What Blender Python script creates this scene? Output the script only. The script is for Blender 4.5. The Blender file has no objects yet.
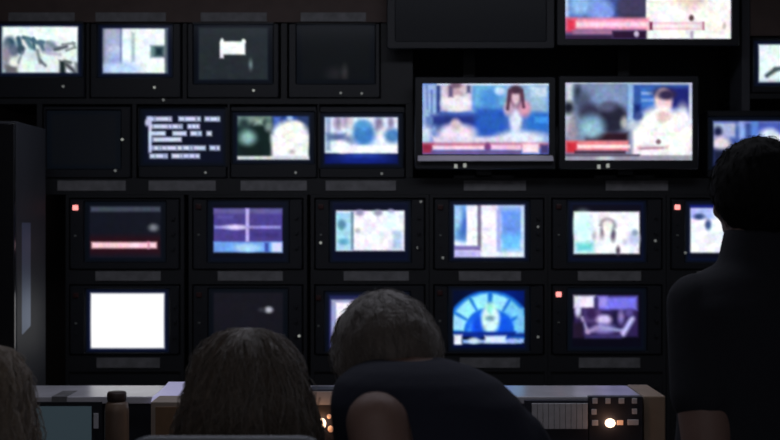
import bpy, bmesh, math, random
import numpy as np
from mathutils import Vector, Matrix, noise

# ------------------------------------------------------------------ camera, world, exposure
FPX = 1125.0; CZ = 1.45; D = 4.5
scn = bpy.context.scene
col = scn.collection
cam = bpy.data.cameras.new('camera'); camo = bpy.data.objects.new('camera', cam); col.objects.link(camo)
camo.location = (0, 0, CZ); camo.rotation_euler = (math.pi/2, 0, 0)
cam.sensor_width = 36; cam.lens = 36*FPX/780; cam.shift_x = -.8/780; cam.shift_y = .7/780; cam.clip_start = 0.05
cam.dof.use_dof = True; cam.dof.focus_distance = 2.95; cam.dof.aperture_fstop = 3.8
scn.camera = camo
w = bpy.data.worlds.new('world'); scn.world = w; w.use_nodes = True
bg = w.node_tree.nodes['Background']; bg.inputs[0].default_value = (0.80, 0.86, 1.0, 1); bg.inputs[1].default_value = 0.12
def area_lamp(n, loc, sx, sy, e, c):
    L = bpy.data.lights.new(n, 'AREA'); L.shape = 'RECTANGLE'; L.size = sx; L.size_y = sy; L.energy = e; L.color = c
    o = bpy.data.objects.new(n, L); col.objects.link(o); o.location = loc
area_lamp('ceiling_light_front', (0, 3.1, 2.77), 2.6, .5, 10, (.86, .88, 1.0))
area_lamp('fill_light_rear', (0, -.6, 2.77), 2.6, 1.0, 7, (1.0, .9, .85))  # added unseen fill, lifts the ambient level of the dark room
vs = scn.view_settings; vs.view_transform = 'Standard'; vs.look = 'None'; vs.exposure = 0; vs.gamma = 1; vs.use_curve_mapping = False

def X(px, d=D): return (px-390)*d/FPX
def Z(py, d=D): return CZ-(py-220)*d/FPX
def lin(c):
    c = c/255.0
    return c/12.92 if c <= .04045 else ((c+.055)/1.055)**2.4
rnd = random.Random(7)

# ------------------------------------------------------------------ materials
def mat(name, rgb, rough=.5, metal=0, spec=.5, bump=0, bscale=60, var=0, emit=None, estr=0, coat=0):
    m = bpy.data.materials.new(name); m.use_nodes = True
    nt = m.node_tree; p = nt.nodes['Principled BSDF']
    p.inputs['Base Color'].default_value = (*rgb, 1)
    p.inputs['Roughness'].default_value = rough; p.inputs['Metallic'].default_value = metal
    p.inputs['Specular IOR Level'].default_value = spec
    p.inputs['Coat Weight'].default_value = coat
    if emit: p.inputs['Emission Color'].default_value = (*emit, 1); p.inputs['Emission Strength'].default_value = estr
    if bump or var:
        tc = nt.nodes.new('ShaderNodeTexCoord'); n = nt.nodes.new('ShaderNodeTexNoise')
        n.inputs['Scale'].default_value = bscale; n.inputs['Detail'].default_value = 5
        nt.links.new(tc.outputs['Object'], n.inputs['Vector'])
        if bump:
            b = nt.nodes.new('ShaderNodeBump'); b.inputs['Strength'].default_value = bump; b.inputs['Distance'].default_value = .01
            nt.links.new(n.outputs['Fac'], b.inputs['Height']); nt.links.new(b.outputs['Normal'], p.inputs['Normal'])
        if var:
            mx = nt.nodes.new('ShaderNodeMix'); mx.data_type = 'RGBA'
            mx.inputs['A'].default_value = (*[c*(1-var) for c in rgb], 1); mx.inputs['B'].default_value = (*[min(1, c*(1+var)) for c in rgb], 1)
            nt.links.new(n.outputs['Fac'], mx.inputs['Factor']); nt.links.new(mx.outputs['Result'], p.inputs['Base Color'])
    return m
M = dict(
    wall=mat('wall_paint', (.07, .055, .05), .8, bump=.2, var=.2, bscale=8),
    ceil=mat('ceiling_tiles', (.10, .09, .085), .9, bump=.2, bscale=40),
    floor=mat('floor_carpet', (.03, .03, .035), .95, bump=.6, bscale=200, var=.3),
    rack=mat('rack_paint', (.015, .0165, .020), .55, bump=.05, bscale=120, var=.2),
    header=mat('header_board', (.10, .068, .06), .7, var=.35, bscale=14),
    plastic=mat('monitor_plastic', (.013, .015, .021), .5, bump=.05, bscale=200),
    slope=mat('bezel_inner_plastic', (.035, .038, .05), .3),
    label=mat('label_paper', (.21, .21, .22), .7, var=.5, bscale=30),
    print_=mat('label_print', (.06, .06, .06), .8),
    silver=mat('silver_plastic', (.72, .70, .80), .4),
    knob=mat('knob_plastic', (.28, .30, .28), .4),
    ledge=mat('ledge_laminate', (.74, .73, .80), .24, var=.25, bscale=9),
    desk=mat('desk_laminate', (.035, .037, .05), .5, var=.2, bscale=30),
    console=mat('console_panel', (.035, .037, .055), .5, var=.2, bscale=30),
    greypad=mat('button_caps', (.74, .74, .78), .5, var=.2, bscale=40),
    wood=mat('end_panel_wood', (.42, .31, .22), .5, var=.4, bscale=9),
    pale=mat('paper_added_glow', (.5, .5, .6), .4, emit=(.52, .50, .82), estr=.42, var=.1, bscale=20),  # emission added to brighten the pale sheet, no lamp behind it
    beige=mat('beige_card', (.48, .40, .34), .7, var=.2, bscale=20),
    brown=mat('brown_card', (.30, .18, .10), .7, var=.3, bscale=30),
    bottle=mat('brown_plastic', (.20, .135, .095), .4, var=.2, bscale=30),
    darkcap=mat('dark_cap', (.05, .03, .025), .5),
    cabinet=mat('cabinet_paint', (.055, .058, .07), .55, var=.2, bscale=10),
    blackgloss=mat('black_gloss', (.012, .012, .014), .2),
    steel=mat('brushed_steel', (.34, .39, .50), .5, metal=1),
    chair=mat('chair_fabric', (.03, .035, .05), .8, bump=.3, bscale=300),
    chairrim=mat('chair_rim_plastic', (.34, .38, .46), .4),
    chrome=mat('chair_metal', (.3, .3, .32), .3, metal=1),
    shirt=mat('black_cotton', (.016, .018, .028), .9, bump=.15, bscale=40),
    navy=mat('navy_cotton', (.016, .020, .042), .9, bump=.15, bscale=40),
    jeans=mat('dark_denim', (.03, .035, .06), .9, bump=.2, bscale=200),
    shoe=mat('shoe_leather', (.02, .02, .02), .5),
    skin=mat('skin', (.46, .26, .21), .55, bump=.05, bscale=120, var=.08),
    darkskin=mat('tanned_skin', (.27, .17, .145), .55, bump=.05, bscale=120, var=.08),
    eye=mat('eye_white', (.7, .7, .68), .2),
    hairbrown=mat('hair_brown', (.125, .095, .075), .42, spec=.6, bump=.3, bscale=90, var=.4),
    hairgrey=mat('hair_greyish', (.115, .095, .085), .5, spec=.6, bump=.4, bscale=150, var=.35),
    hairblond=mat('hair_blond', (.30, .235, .18), .45, spec=.6, bump=.3, bscale=80, var=.4),
    hairblack=mat('hair_black', (.007, .007, .008), .85, spec=.2, bump=.2, bscale=100),
    red=mat('red_tally', (.4, .05, .05), .4, emit=(1, .30, .28), estr=1.6),
    tallyoff=mat('tally_off', (.05, .012, .012), .4),
    dot=mat('small_lamp', (.3, .3, .3), .4, emit=(.8, .85, .8), estr=.12),
    dotbright=mat('status_lamp', (.3, .3, .3), .4, emit=(.9, .95, .85), estr=.3),
    bulb=mat('warm_bulb', (1, .8, .6), .4, emit=(1, .62, .42), estr=3.5),
    bulb2=mat('dim_warm_bulb', (1, .7, .5), .4, emit=(1, .42, .22), estr=.35),
)
for k_ in ('hairbrown', 'hairgrey', 'hairblond'):
    M[k_].node_tree.nodes['Principled BSDF'].inputs['Sheen Weight'].default_value = .55
# monitor glass: the picture is a colour per vertex, given off as light
ms = bpy.data.materials.new('lit_screen'); ms.use_nodes = True
_nt = ms.node_tree; _p = _nt.nodes['Principled BSDF']
_p.inputs['Base Color'].default_value = (.01, .011, .014, 1); _p.inputs['Roughness'].default_value = .3
_a = _nt.nodes.new('ShaderNodeAttribute'); _a.attribute_name = 'picture'
_nt.links.new(_a.outputs['Color'], _p.inputs['Emission Color']); _p.inputs['Emission Strength'].default_value = 1.03; _p.inputs['Specular IOR Level'].default_value = .2

# ------------------------------------------------------------------ mesh helpers
class MB:
    def __init__(s): s.v = []; s.f = []
    def add(s, vs, fs):
        n = len(s.v); s.v += [tuple(v) for v in vs]; s.f += [tuple(i+n for i in f) for f in fs]; return s
    def box(s, x0, x1, y0, y1, z0, z1, bev=0):
        if bev <= 0:
            return s.add([(x0,y0,z0),(x1,y0,z0),(x1,y1,z0),(x0,y1,z0),(x0,y0,z1),(x1,y0,z1),(x1,y1,z1),(x0,y1,z1)],
                     [(0,3,2,1),(4,5,6,7),(0,1,5,4),(1,2,6,5),(2,3,7,6),(3,0,4,7)])
        b = bmesh.new(); bmesh.ops.create_cube(b, size=1)
        for v in b.verts: v.co = Vector(((x0+x1)/2+v.co.x*(x1-x0), (y0+y1)/2+v.co.y*(y1-y0), (z0+z1)/2+v.co.z*(z1-z0)))
        bmesh.ops.bevel(b, geom=list(b.edges), offset=bev, segments=2, affect='EDGES', profile=.6)
        return s.bm(b)
    def bm(s, b):
        b.verts.ensure_lookup_table(); b.verts.index_update()
        s.add([v.co[:] for v in b.verts], [tuple(v.index for v in f.verts) for f in b.faces]); b.free(); return s
    def frame(s, o, i, ib, yb, yf, yr, rc=.006):
        """bezel: outer rect o, inner front rect i, inner recessed rect ib; rounded outer corners; (x0,x1,z0,z1)"""
        def loop(r, rad, y):
            x0,x1,z0,z1 = r; out = []
            for cx,cz,a0 in ((x1-rad,z1-rad,0),(x0+rad,z1-rad,90),(x0+rad,z0+rad,180),(x1-rad,z0+rad,270)):
                for k in range(4):
                    a = math.radians(a0+k*30); out.append((cx+rad*math.cos(a), y, cz+rad*math.sin(a)))
            return out
        o2 = (o[0]+.003, o[1]-.003, o[2]+.003, o[3]-.003)
        L = [loop(o, rc, yb), loop(o, rc, yf+.004), loop(o2, rc, yf), loop(i, rc, yf), loop(ib, rc*.8, yr)]
        n = 16; vs = [p for l in L for p in l]; fs = []
        for a in range(4):
            for k in range(n):
                k2 = (k+1) % n; fs.append((a*n+k, a*n+k2, (a+1)*n+k2, (a+1)*n+k))
        return s.add(vs, fs)
    def cyl(s, a, b, r, r2=None, n=16):
        a = Vector(a); b = Vector(b); r2 = r if r2 is None else r2
        ax = (b-a).normalized(); u = ax.orthogonal().normalized(); v = ax.cross(u)
        vs = []; fs = []
        for c, rr in ((a, r), (b, r2)):
            for k in range(n):
                t = 2*math.pi*k/n; vs.append(c+(u*math.cos(t)+v*math.sin(t))*rr)
        for k in range(n): fs.append((k, (k+1) % n, n+(k+1) % n, n+k))
        fs += [tuple(range(n))[::-1], tuple(range(n, 2*n))]
        return s.add(vs, fs)
    def tube(s, pts, rads, n=12, up=None, sy=1.0, cap=True):
        """smooth tapered limb through pts; ends closed with domes"""
        pts = [Vector(p) for p in pts]; P = []; R = []
        m = len(pts)
        for i in range(m-1):
            p0 = pts[max(i-1,0)]; p1 = pts[i]; p2 = pts[i+1]; p3 = pts[min(i+2,m-1)]
            for k in range(6):
                t = k/6
                P.append(.5*((2*p1)+(p2-p0)*t+(2*p0-5*p1+4*p2-p3)*t*t+(3*p1-p0-3*p2+p3)*t**3))
                tt = t*t*(3-2*t); R.append(rads[i]*(1-tt)+rads[i+1]*tt)
        P.append(pts[-1]); R.append(rads[-1])
        if cap:
            d0 = (P[0]-P[1]).normalized(); d1 = (P[-1]-P[-2]).normalized(); r0, r1 = R[0], R[-1]
            a0 = P[0].copy(); a1 = P[-1].copy()
            P = [a0+d0*r0*f for f in (.98,.86,.6,.3)]+P+[a1+d1*r1*f for f in (.3,.6,.86,.98)]
            R = [r0*math.sqrt(max(0,1-f*f)) for f in (.98,.86,.6,.3)]+R+[r1*math.sqrt(max(0,1-f*f)) for f in (.3,.6,.86,.98)]
        vs = []; fs = []; u = None
        for i, p in enumerate(P):
            t = (P[min(i+1,len(P)-1)]-P[max(i-1,0)]).normalized()
            if u is None:
                u = Vector(up) if up else t.orthogonal()
            u = (u-t*u.dot(t)).normalized(); v = t.cross(u)
            for k in range(n):
                a = 2*math.pi*k/n; vs.append(p+(u*math.cos(a)+v*math.sin(a)*sy)*R[i])
        L = len(P)
        for i in range(L-1):
            for k in range(n): fs.append((i*n+k, i*n+(k+1) % n, (i+1)*n+(k+1) % n, (i+1)*n+k))
        fs += [tuple(range(n))[::-1], tuple(range((L-1)*n, L*n))]
        return s.add(vs, fs)
    def ell(s, c, r, rot=None, n=3):
        b = bmesh.new(); bmesh.ops.create_icosphere(b, subdivisions=n, radius=1)
        for v in b.verts:
            p = Vector((v.co.x*r[0], v.co.y*r[1], v.co.z*r[2]))
            v.co = Vector(c)+(rot @ p if rot else p)
        return s.bm(b)
    def loft(s, secs, n=28):
        """secs: (centre, half width, half depth, side axis, depth axis)"""
        vs = []; fs = []
        for c, rw, rd, ax, dx in secs:
            for k in range(n):
                a = 2*math.pi*k/n; ca, sa = math.cos(a), math.sin(a)
                e = .85
                vs.append(Vector(c)+Vector(ax)*rw*math.copysign(abs(ca)**e, ca)+Vector(dx)*rd*math.copysign(abs(sa)**e, sa))
        L = len(secs)
        for i in range(L-1):
            for k in range(n): fs.append((i*n+k, i*n+(k+1) % n, (i+1)*n+(k+1) % n, (i+1)*n+k))
        fs += [tuple(range(n))[::-1], tuple(range((L-1)*n, L*n))]
        return s.add(vs, fs)

def rootloc(o):
    v = Vector((0, 0, 0))
    while o: v += o.location; o = o.parent
    return v
def obj(name, mb, m, parent=None, smooth=False, base=None):
    me = bpy.data.meshes.new(name)
    off = rootloc(parent) if parent else Vector(base or (0, 0, 0))
    me.from_pydata([(v[0]-off.x, v[1]-off.y, v[2]-off.z) for v in mb.v], [], mb.f)
    b = bmesh.new(); b.from_mesh(me); bmesh.ops.recalc_face_normals(b, faces=b.faces); b.to_mesh(me); b.free()
    if smooth: me.shade_smooth()
    me.materials.append(M[m] if isinstance(m, str) else m)
    o = bpy.data.objects.new(name, me); col.objects.link(o)
    if parent: o.parent = parent
    else: o.location = off
    return o
def tag(o, label=None, cat=None, group=None, kind=None):
    if label: o['label'] = label
    if cat: o['category'] = cat
    if group: o['group'] = group
    if kind: o['kind'] = kind
    return o
def thing(name, loc, label, cat, group=None):
    o = bpy.data.objects.new(name, None); o.empty_display_size = .1; col.objects.link(o); o.location = loc
    return tag(o, label, cat, group)
def bx(*a, bev=0): return MB().box(*a, bev=bev)
def fuse(mb, vox=.008, it=6):
    """one continuous surface out of overlapping volumes"""
    me = bpy.data.meshes.new('t'); me.from_pydata(mb.v, [], mb.f)
    b = bmesh.new(); b.from_mesh(me); bmesh.ops.recalc_face_normals(b, faces=b.faces); b.to_mesh(me); b.free()
    o = bpy.data.objects.new('t', me); col.objects.link(o)
    r = o.modifiers.new('r', 'REMESH'); r.mode = 'VOXEL'; r.voxel_size = vox
    if it: sm = o.modifiers.new('s', 'SMOOTH'); sm.factor = .5; sm.iterations = it
    bpy.context.view_layer.update()
    e = o.evaluated_get(bpy.context.evaluated_depsgraph_get()); m2 = e.to_mesh()
    out = MB(); out.v = [tuple(v.co) for v in m2.vertices]; out.f = [tuple(p.vertices) for p in m2.polygons]
    e.to_mesh_clear(); bpy.data.objects.remove(o); bpy.data.meshes.remove(me)
    return out

# ------------------------------------------------------------------ the room
def struct(name, mb, m): return tag(obj(name, mb, m), kind='structure')
RX = 2.45
struct('floor', bx(-RX, RX, -1.5, 4.96, -.05, 0), 'floor')
struct('ceiling', bx(-RX, RX, -1.5, 4.96, 2.8, 2.85), 'ceil')
struct('wall_back', bx(-RX, RX, 4.96, 5.06, 0, 2.8), 'wall')
struct('wall_left', bx(-RX-.1, -RX, -1.5, 5.06, 0, 2.8), 'wall')
struct('wall_right', bx(RX, RX+.1, -1.5, 5.06, 0, 2.8), 'wall')
struct('baseboard_left', bx(-RX, -RX+.012, -1.5, 4.94, 0, .1), 'rack')
struct('baseboard_right', bx(RX-.012, RX, -1.5, 4.94, 0, .1), 'rack')

# ------------------------------------------------------------------ racks and shelves of the monitor wall
CX = [124, 247, 369, 488, 606, 725]
def label_strip(x0, x1, y0, y1, parent, y=4.5):
    o = obj('label_strip', bx(X(x0), X(x1), y-.004, y-.0005, Z(y1), Z(y0)), 'label', parent)
for i, cx in enumerate(CX):
    ord_ = ['leftmost', 'second from the left', 'third from the left', 'third from the right', 'second from the right', 'rightmost'][i]
    r = thing('equipment_rack', (X(cx), 4.72, 0), 'black floor-standing equipment rack, %s of the six under the long shelf' % ord_, 'rack', 'equipment racks of the monitor wall')
    x0, x1 = X(cx-59.2), X(cx+59.2); zt = Z(194)
    for a, b in ((x0, x0+.014), (x1-.014, x1)): obj('side_panel', bx(a, b, 4.5, 4.93, .02, zt), 'rack', r)
    obj('top_panel', bx(x0+.014, x1-.014, 4.5, 4.93, Z(197), zt), 'rack', r)
    obj('rear_panel', bx(x0+.014, x1-.014, 4.92, 4.93, .02, Z(197)), 'rack', r)
    for ya, yb in ((269, 283.5), (354, 371)):
        obj('shelf_panel', bx(x0+.014, x1-.014, 4.5, 4.92, Z(yb), Z(ya)), 'rack', r)
    lx = [(95,160),(217,282),(343,408),(458,520),(577,640),(696,760)][i]
    label_strip(lx[0], lx[1], 270.5, 280, r)
    label_strip(lx[0]+1, lx[1]-1, 357, 367, r)
    vp = MB(); z = .12; vp.box(x0+.014, x1-.014, 4.508, 4.52, .1, Z(371))
    while z < Z(380): vp.box(x0+.03, x1-.03, 4.503, 4.507, z, z+.012); z += .03
    obj('vent_panel', vp, 'rack', r)
    obj('plinth', bx(x0+.005, x1-.005, 4.53, 4.9, 0, .1), 'rack', r)
    if i == 5: obj('blanking_panel', bx(x0+.014, x1-.014, 4.503, 4.515, Z(354), Z(283.5)), 'rack', r)

sh = thing('long_shelf', (X(400), 4.72, Z(194)), 'long black shelf with label strips running above the equipment racks', 'shelf')
obj('board', bx(X(40), X(792), 4.5, 4.93, Z(193.8), Z(177.5)), 'rack', sh)
for a, b in ((57,125),(148,215),(240,306),(325,395),(463,525),(605,667)): label_strip(a, b, 180, 190, sh)

up = thing('shelf_unit', (X(200), 4.72, Z(177.3)), 'dark open shelf unit with brownish header holding eight small monitors', 'shelf')
for a, b in ((-12,-8),):
    obj('upright', bx(X(a), X(b), 4.5, 4.93, Z(103.5), Z(22)), 'rack', up)
for a, b in ((36,41.5),(131.5,135.5),(226.8,229),(316.8,318.2),(405,412)):
    obj('upright', bx(X(a), X(b), 4.5, 4.93, Z(177.2), Z(103.5)), 'rack', up)
for a, b in ((84.8,88),(181.5,185.5),(280,286),(380,412)):
    obj('upright', bx(X(a), X(b), 4.51, 4.93, Z(98), Z(22)), 'rack', up)
obj('shelf_panel', bx(X(-12), X(412), 4.5, 4.93, Z(103.3), Z(97.8)), 'rack', up)
hd = obj('header_panel', bx(X(-12), X(412), 4.5, 4.93, Z(21.5), Z(-30)), 'header', up)
for a, b in ((8,74),(95,165),(200,266),(300,365)): label_strip(a, b, 12, 21, up)

fr = thing('mounting_frame', (X(600), 4.62, Z(177.3)), 'black metal mounting frame behind the large flat screens', 'frame')
for a in (470, 628): obj('upright', bx(X(a-6), X(a+6), 4.60, 4.66, Z(177.2), 2.795), 'rack', fr)
obj('upright', bx(X(741), X(749), 4.50, 4.66, Z(111), 2.795), 'cabinet', fr)
for z in (10, 118): obj('crossbar', bx(X(416), X(741) if z == 10 else X(700), 4.585, 4.599, Z(z+6), Z(z-6)), 'rack', fr)
obj('small_shelf', bx(X(749.5), X(840), 4.5, 4.93, Z(98), Z(92.5)), 'rack', fr)
obj('small_header', bx(X(749.5), X(840), 4.5, 4.93, Z(35), Z(-30)), 'header', fr)
bk = tag(obj('backing_board', bx(X(414), X(850), 4.935, 4.955, Z(177), 2.79), 'rack'), 'black board on the wall behind the large flat screens', 'board')

# ------------------------------------------------------------------ pictures on the screens
def screen(name, rect, shapes, base, parent, y, curve=0.0, step=1.0, d=D, margin=0):
    """rect and shapes in photograph pixels; softly drawn shapes become a colour per vertex"""
    rc0 = rect; x0, y0, x1, y1 = rect; x0 -= margin; x1 += margin; y0 -= margin*.8; y1 += margin*.8
    nx = int((x1-x0)/step)+1; ny = int((y1-y0)/step)+1
    gx, gy = np.meshgrid(np.linspace(x0, x1, nx), np.linspace(y0, y1, ny))
    c = np.zeros((ny, nx, 3)); c[:] = base
    for s in shapes:
        k = s[0]
        if k == 'r':
            _, a, b, a2, b2, cl, so = s
            sd = np.maximum(np.maximum(a-gx, gx-a2), np.maximum(b-gy, gy-b2))
        elif k == 'e':
            _, a, b, ra, rb, cl, so = s
            sd = (np.sqrt(((gx-a)/ra)**2+((gy-b)/rb)**2)-1)*min(ra, rb)
        elif k == 'a':   # arc band: centre, r0, r1, ang0, ang1
            _, a, b, r0, r1, a0, a1, cl, so = s
            rr = np.hypot(gx-a, gy-b); an = np.degrees(np.arctan2(b-gy, gx-a))
            sd = np.maximum(np.maximum(r0-rr, rr-r1), np.maximum(a0-an, an-a1)*np.pi/180*rr)
        elif k == 'l':   # line
            _, a, b, a2, b2, wd, cl, so = s
            dx, dy = a2-a, b2-b; t = np.clip(((gx-a)*dx+(gy-b)*dy)/(dx*dx+dy*dy), 0, 1)
            sd = np.hypot(gx-a-dx*t, gy-b-dy*t)-wd/2
        al = np.clip(.5-sd/max(so*1.45, .01), 0, 1); al = (al*al*(3-2*al))[..., None]
        c = c*(1-al)+np.array(cl, float)*al
    # the blotchy look of a small video picture
    rs = np.random.RandomState(int(x0*7+y0*13) % 9999); acc = np.zeros((ny, nx, 3))
    for cell, amp in ((9, .05), (4, .07), (2, .045)):
        gw, gh = nx//cell+3, ny//cell+3; g = rs.uniform(-1, 1, (gh, gw, 3))*.6+rs.uniform(-1, 1, (gh, gw, 1))*.6
        fx = np.arange(nx)/cell; fy = np.arange(ny)/cell; ix = fx.astype(int); iy = fy.astype(int); tx_ = (fx-ix)[None, :, None]; ty_ = (fy-iy)[:, None, None]
        tx_ = tx_*tx_*(3-2*tx_); ty_ = ty_*ty_*(3-2*ty_)
        q = lambda a, b: g[np.ix_(iy+a, ix+b)]
        acc += amp*((q(0,0)*(1-tx_)+q(0,1)*tx_)*(1-ty_)+(q(1,0)*(1-tx_)+q(1,1)*tx_)*ty_)
    c = np.clip(c*(1+acc), 0, 255) if shapes else c
    if margin:   # unlit rim of the tube with a faint blue halo
        sd = np.maximum(np.maximum(rc0[0]-gx, gx-rc0[2]), np.maximum(rc0[1]-gy, gy-rc0[3]))
        mean = c.reshape(-1, 3).mean(0); br = float(mean.mean())/255
        halo = np.array((5, 8, 13))+(br*np.exp(-np.maximum(sd, 0)/2.2))[..., None]*np.array((2, 7, 36))
        al = np.clip(.85+sd/2.8, 0, 1); al = (al*al*(3-2*al))[..., None]; c = c*(1-al)+halo*al
    c = c/255.0; L = np.where(c <= .04045, c/12.92, ((c+.055)/1.055)**2.4)
    mxx, myy = (x0+x1)/2, (y0+y1)/2; hx, hy = (x1-x0)/2, (y1-y0)/2
    mb = MB()
    for j in range(ny):
        for i in range(nx):
            u, v = (gx[j,i]-mxx)/hx, (gy[j,i]-myy)/hy
            mb.v.append((X(gx[j,i], d), y-curve*(1-(u*u+v*v)/2), Z(gy[j,i], d)))
    mb.f = [(j*nx+i, (j+1)*nx+i, (j+1)*nx+i+1, j*nx+i+1) for j in range(ny-1) for i in range(nx-1)]
    me = bpy.data.meshes.new(name); off = rootloc(parent)
    me.from_pydata([(a-off.x, b-off.y, d-off.z) for a, b, d in mb.v], [], mb.f)
    at = me.color_attributes.new('picture', 'FLOAT_COLOR', 'POINT')
    rgba = np.ones((nx*ny, 4)); rgba[:, :3] = L.reshape(-1, 3); at.data.foreach_set('color', rgba.ravel())
    me.shade_smooth(); me.materials.append(ms)
    o = bpy.data.objects.new(name, me); col.objects.link(o); o.parent = parent
    return o

def tube_monitor(body, glass, shapes, base, label, group, tally=None, dots=(), controls=True, floor_y=None):
    """body, glass: rects in px. A boxy studio monitor: housing, bezel, curved screen, side buttons"""
    bx0, by0, bx1, by1 = body; gx0, gy0, gx1, gy1 = glass
    t = thing('studio_monitor', (X((bx0+bx1)/2), 4.6, Z(by1)), label, 'monitor', group)
    o = (X(bx0), X(bx1), Z(by1), Z(by0)); yf = 4.492
    g = (X(gx0), X(gx1), Z(gy1), Z(gy0))
    E_ = 4*.004; g = (g[0]-E_, g[1]+E_, g[2]-E_*.8, g[3]+E_*.8); i = (g[0]-.005, g[1]+.005, g[2]-.004, g[3]+.004); ib = (g[0]-.0005, g[1]+.0005, g[2]-.0005, g[3]+.0005)
    h = MB(); ym, yb = 4.62, 4.86
    s1 = [(o[0]+.002,4.52,o[2]),(o[1]-.002,4.52,o[2]),(o[1]-.002,4.52,o[3]-.002),(o[0]+.002,4.52,o[3]-.002)]
    s2 = [(a, ym, c) for a, _, c in s1]
    m = (o[0]+o[1])/2; q = (o[1]-o[0])*.33
    s3 = [(m-q, yb, o[2]+.0),(m+q, yb, o[2]+.0),(m+q, yb, o[3]-.05),(m-q, yb, o[3]-.05)]
    fs = [(0,1,2,3),(8,11,10,9)]
    for a in (0, 4):
        for k in range(4): fs.append((a+k, a+(k+1)%4, a+4+(k+1)%4, a+4+k))
    h.add(s1+s2+s3, fs); obj('housing', h, 'plastic', t)
    bz = MB().frame(o, i, ib, 4.53, yf, 4.503)
    b = obj('bezel', bz, 'plastic', t)
    screen('screen', glass, shapes, base, t, 4.5025, curve=.009, margin=4)
    if controls:
        lx, rx = X(bx0)+ (g[0]-.012-X(bx0))*.5, X(bx1)-(X(bx1)-g[1]-.012)*.5
        tz = Z(gy0+3)
        k = obj('tally_light', bx(lx-.011, lx+.011, yf-.006, yf+.001, tz-.010, tz+.010, bev=.003), tally or 'tallyoff', t)
        if tally: k['label'] = 'red glowing tally light'
        for q in range(3):
            zz = Z(gy0+20+q*11); obj('button', bx(lx-.004, lx+.004, yf-.004, yf+.001, zz-.003, zz+.003), 'knob' if q == 1 else 'plastic', t)
        for q in range(3):
            zz = Z(gy0+14+q*15)
            kb = MB().cyl((rx, yf+.001, zz), (rx, yf-.010, zz), .007, .006, 14); obj('knob', kb, 'plastic', t)
    for (dx, dy, br) in dots:
        obj('status_lamp', MB().cyl((X(dx), yf+.001, Z(dy)), (X(dx), yf-.004, Z(dy)), .0055, .005, 10), 'dotbright' if br else 'dot', t)
    return t

def flat_monitor(body, glass, shapes, base, label, y=4.42, strip=None, foot=True, dots=(), hinge=(4.46, 4.584)):
    bx0, by0, bx1, by1 = body
    t = thing('flat_monitor', ((((bx0+bx1)/2)-390)*y/FPX, y+.03, CZ-(by1-220)*y/FPX), label, 'monitor', 'large flat monitors')
    d = y  # real depth; sizes are corrected for it
    kx = d/D
    X = lambda p: (p-390)*d/FPX
    Z = lambda p: CZ-(p-220)*d/FPX
    o = (X(bx0), X(bx1), Z(by1), Z(by0)); gx0, gy0, gx1, gy1 = glass
    g = (X(gx0+.8), X(gx1-.8), Z(gy1-.6), Z(gy0+.8))
    ib = (g[0]-.001, g[1]+.001, g[2]-.001, g[3]+.001); i = (g[0]-.003, g[1]+.003, g[2]-.003, g[3]+.003)
    obj('housing', bx(o[0]+.006, o[1]-.006, y+.012, y+.045, o[2]+.004, o[3]-.004, bev=.006), 'plastic', t)
    obj('bezel', MB().frame(o, i, ib, y+.014, y, y+.006, rc=.008), 'plastic', t)
    screen('screen', (gx0+.8, gy0+.8, gx1-.8, gy1-.6), shapes, base, t, y+.0055, step=.98, d=d)
    if strip:
        a0, a1, b0, b1 = X(strip[0]), X(strip[2]), Z(strip[3]), Z(strip[1])
        s = obj('lower_trim', MB().add([(a0,y-.02,b0),(a1,y-.02,b0),(a1,y-.001,b0),(a0,y-.001,b0),(a0,y-.018,b0+.004),(a1,y-.018,b0+.004),(a1,y-.001,b1),(a0,y-.001,b1)], [(0,3,2,1),(4,5,6,7),(0,1,5,4),(1,2,6,5),(2,3,7,6),(3,0,4,7)]), 'silver', t)
        s['label'] = 'silver strip under the picture'
    obj('wall_mount', bx((o[0]+o[1])/2-.07, (o[0]+o[1])/2+.07, y+.045, 4.584, o[3]-.36 if o[3] > 2.3 else o[2]+.08, o[3]-.26 if o[3] > 2.3 else o[2]+.2), 'rack', t)
    if foot:
        mx = (o[0]+o[1])/2
        f = MB().box(mx-.03, mx+.03, 4.475, 4.50, CZ-(176.5-220)*D/FPX, o[2]+.06).box(mx-.12, mx+.12, 4.502, 4.58, CZ-(177.3-220)*D/FPX, CZ-(174.5-220)*D/FPX).box(mx-.03, mx+.03, 4.475, 4.53, CZ-(177.0-220)*D/FPX, CZ-(174.6-220)*D/FPX)
        obj('foot', f, 'plastic', t)
    for dx, dy in dots:
        obj('status_lamp', bx(X(dx-1.6), X(dx+1.6), y-.002, y+.002, Z(dy+2), Z(dy-2)), 'dotbright', t)
    return t

W = (250, 255, 255)
G1 = 'small monitors of the top row'; G2 = 'small monitors of the second row'; G3 = 'studio monitors of the upper rack row'; G4 = 'studio monitors of the lower rack row'
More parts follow.
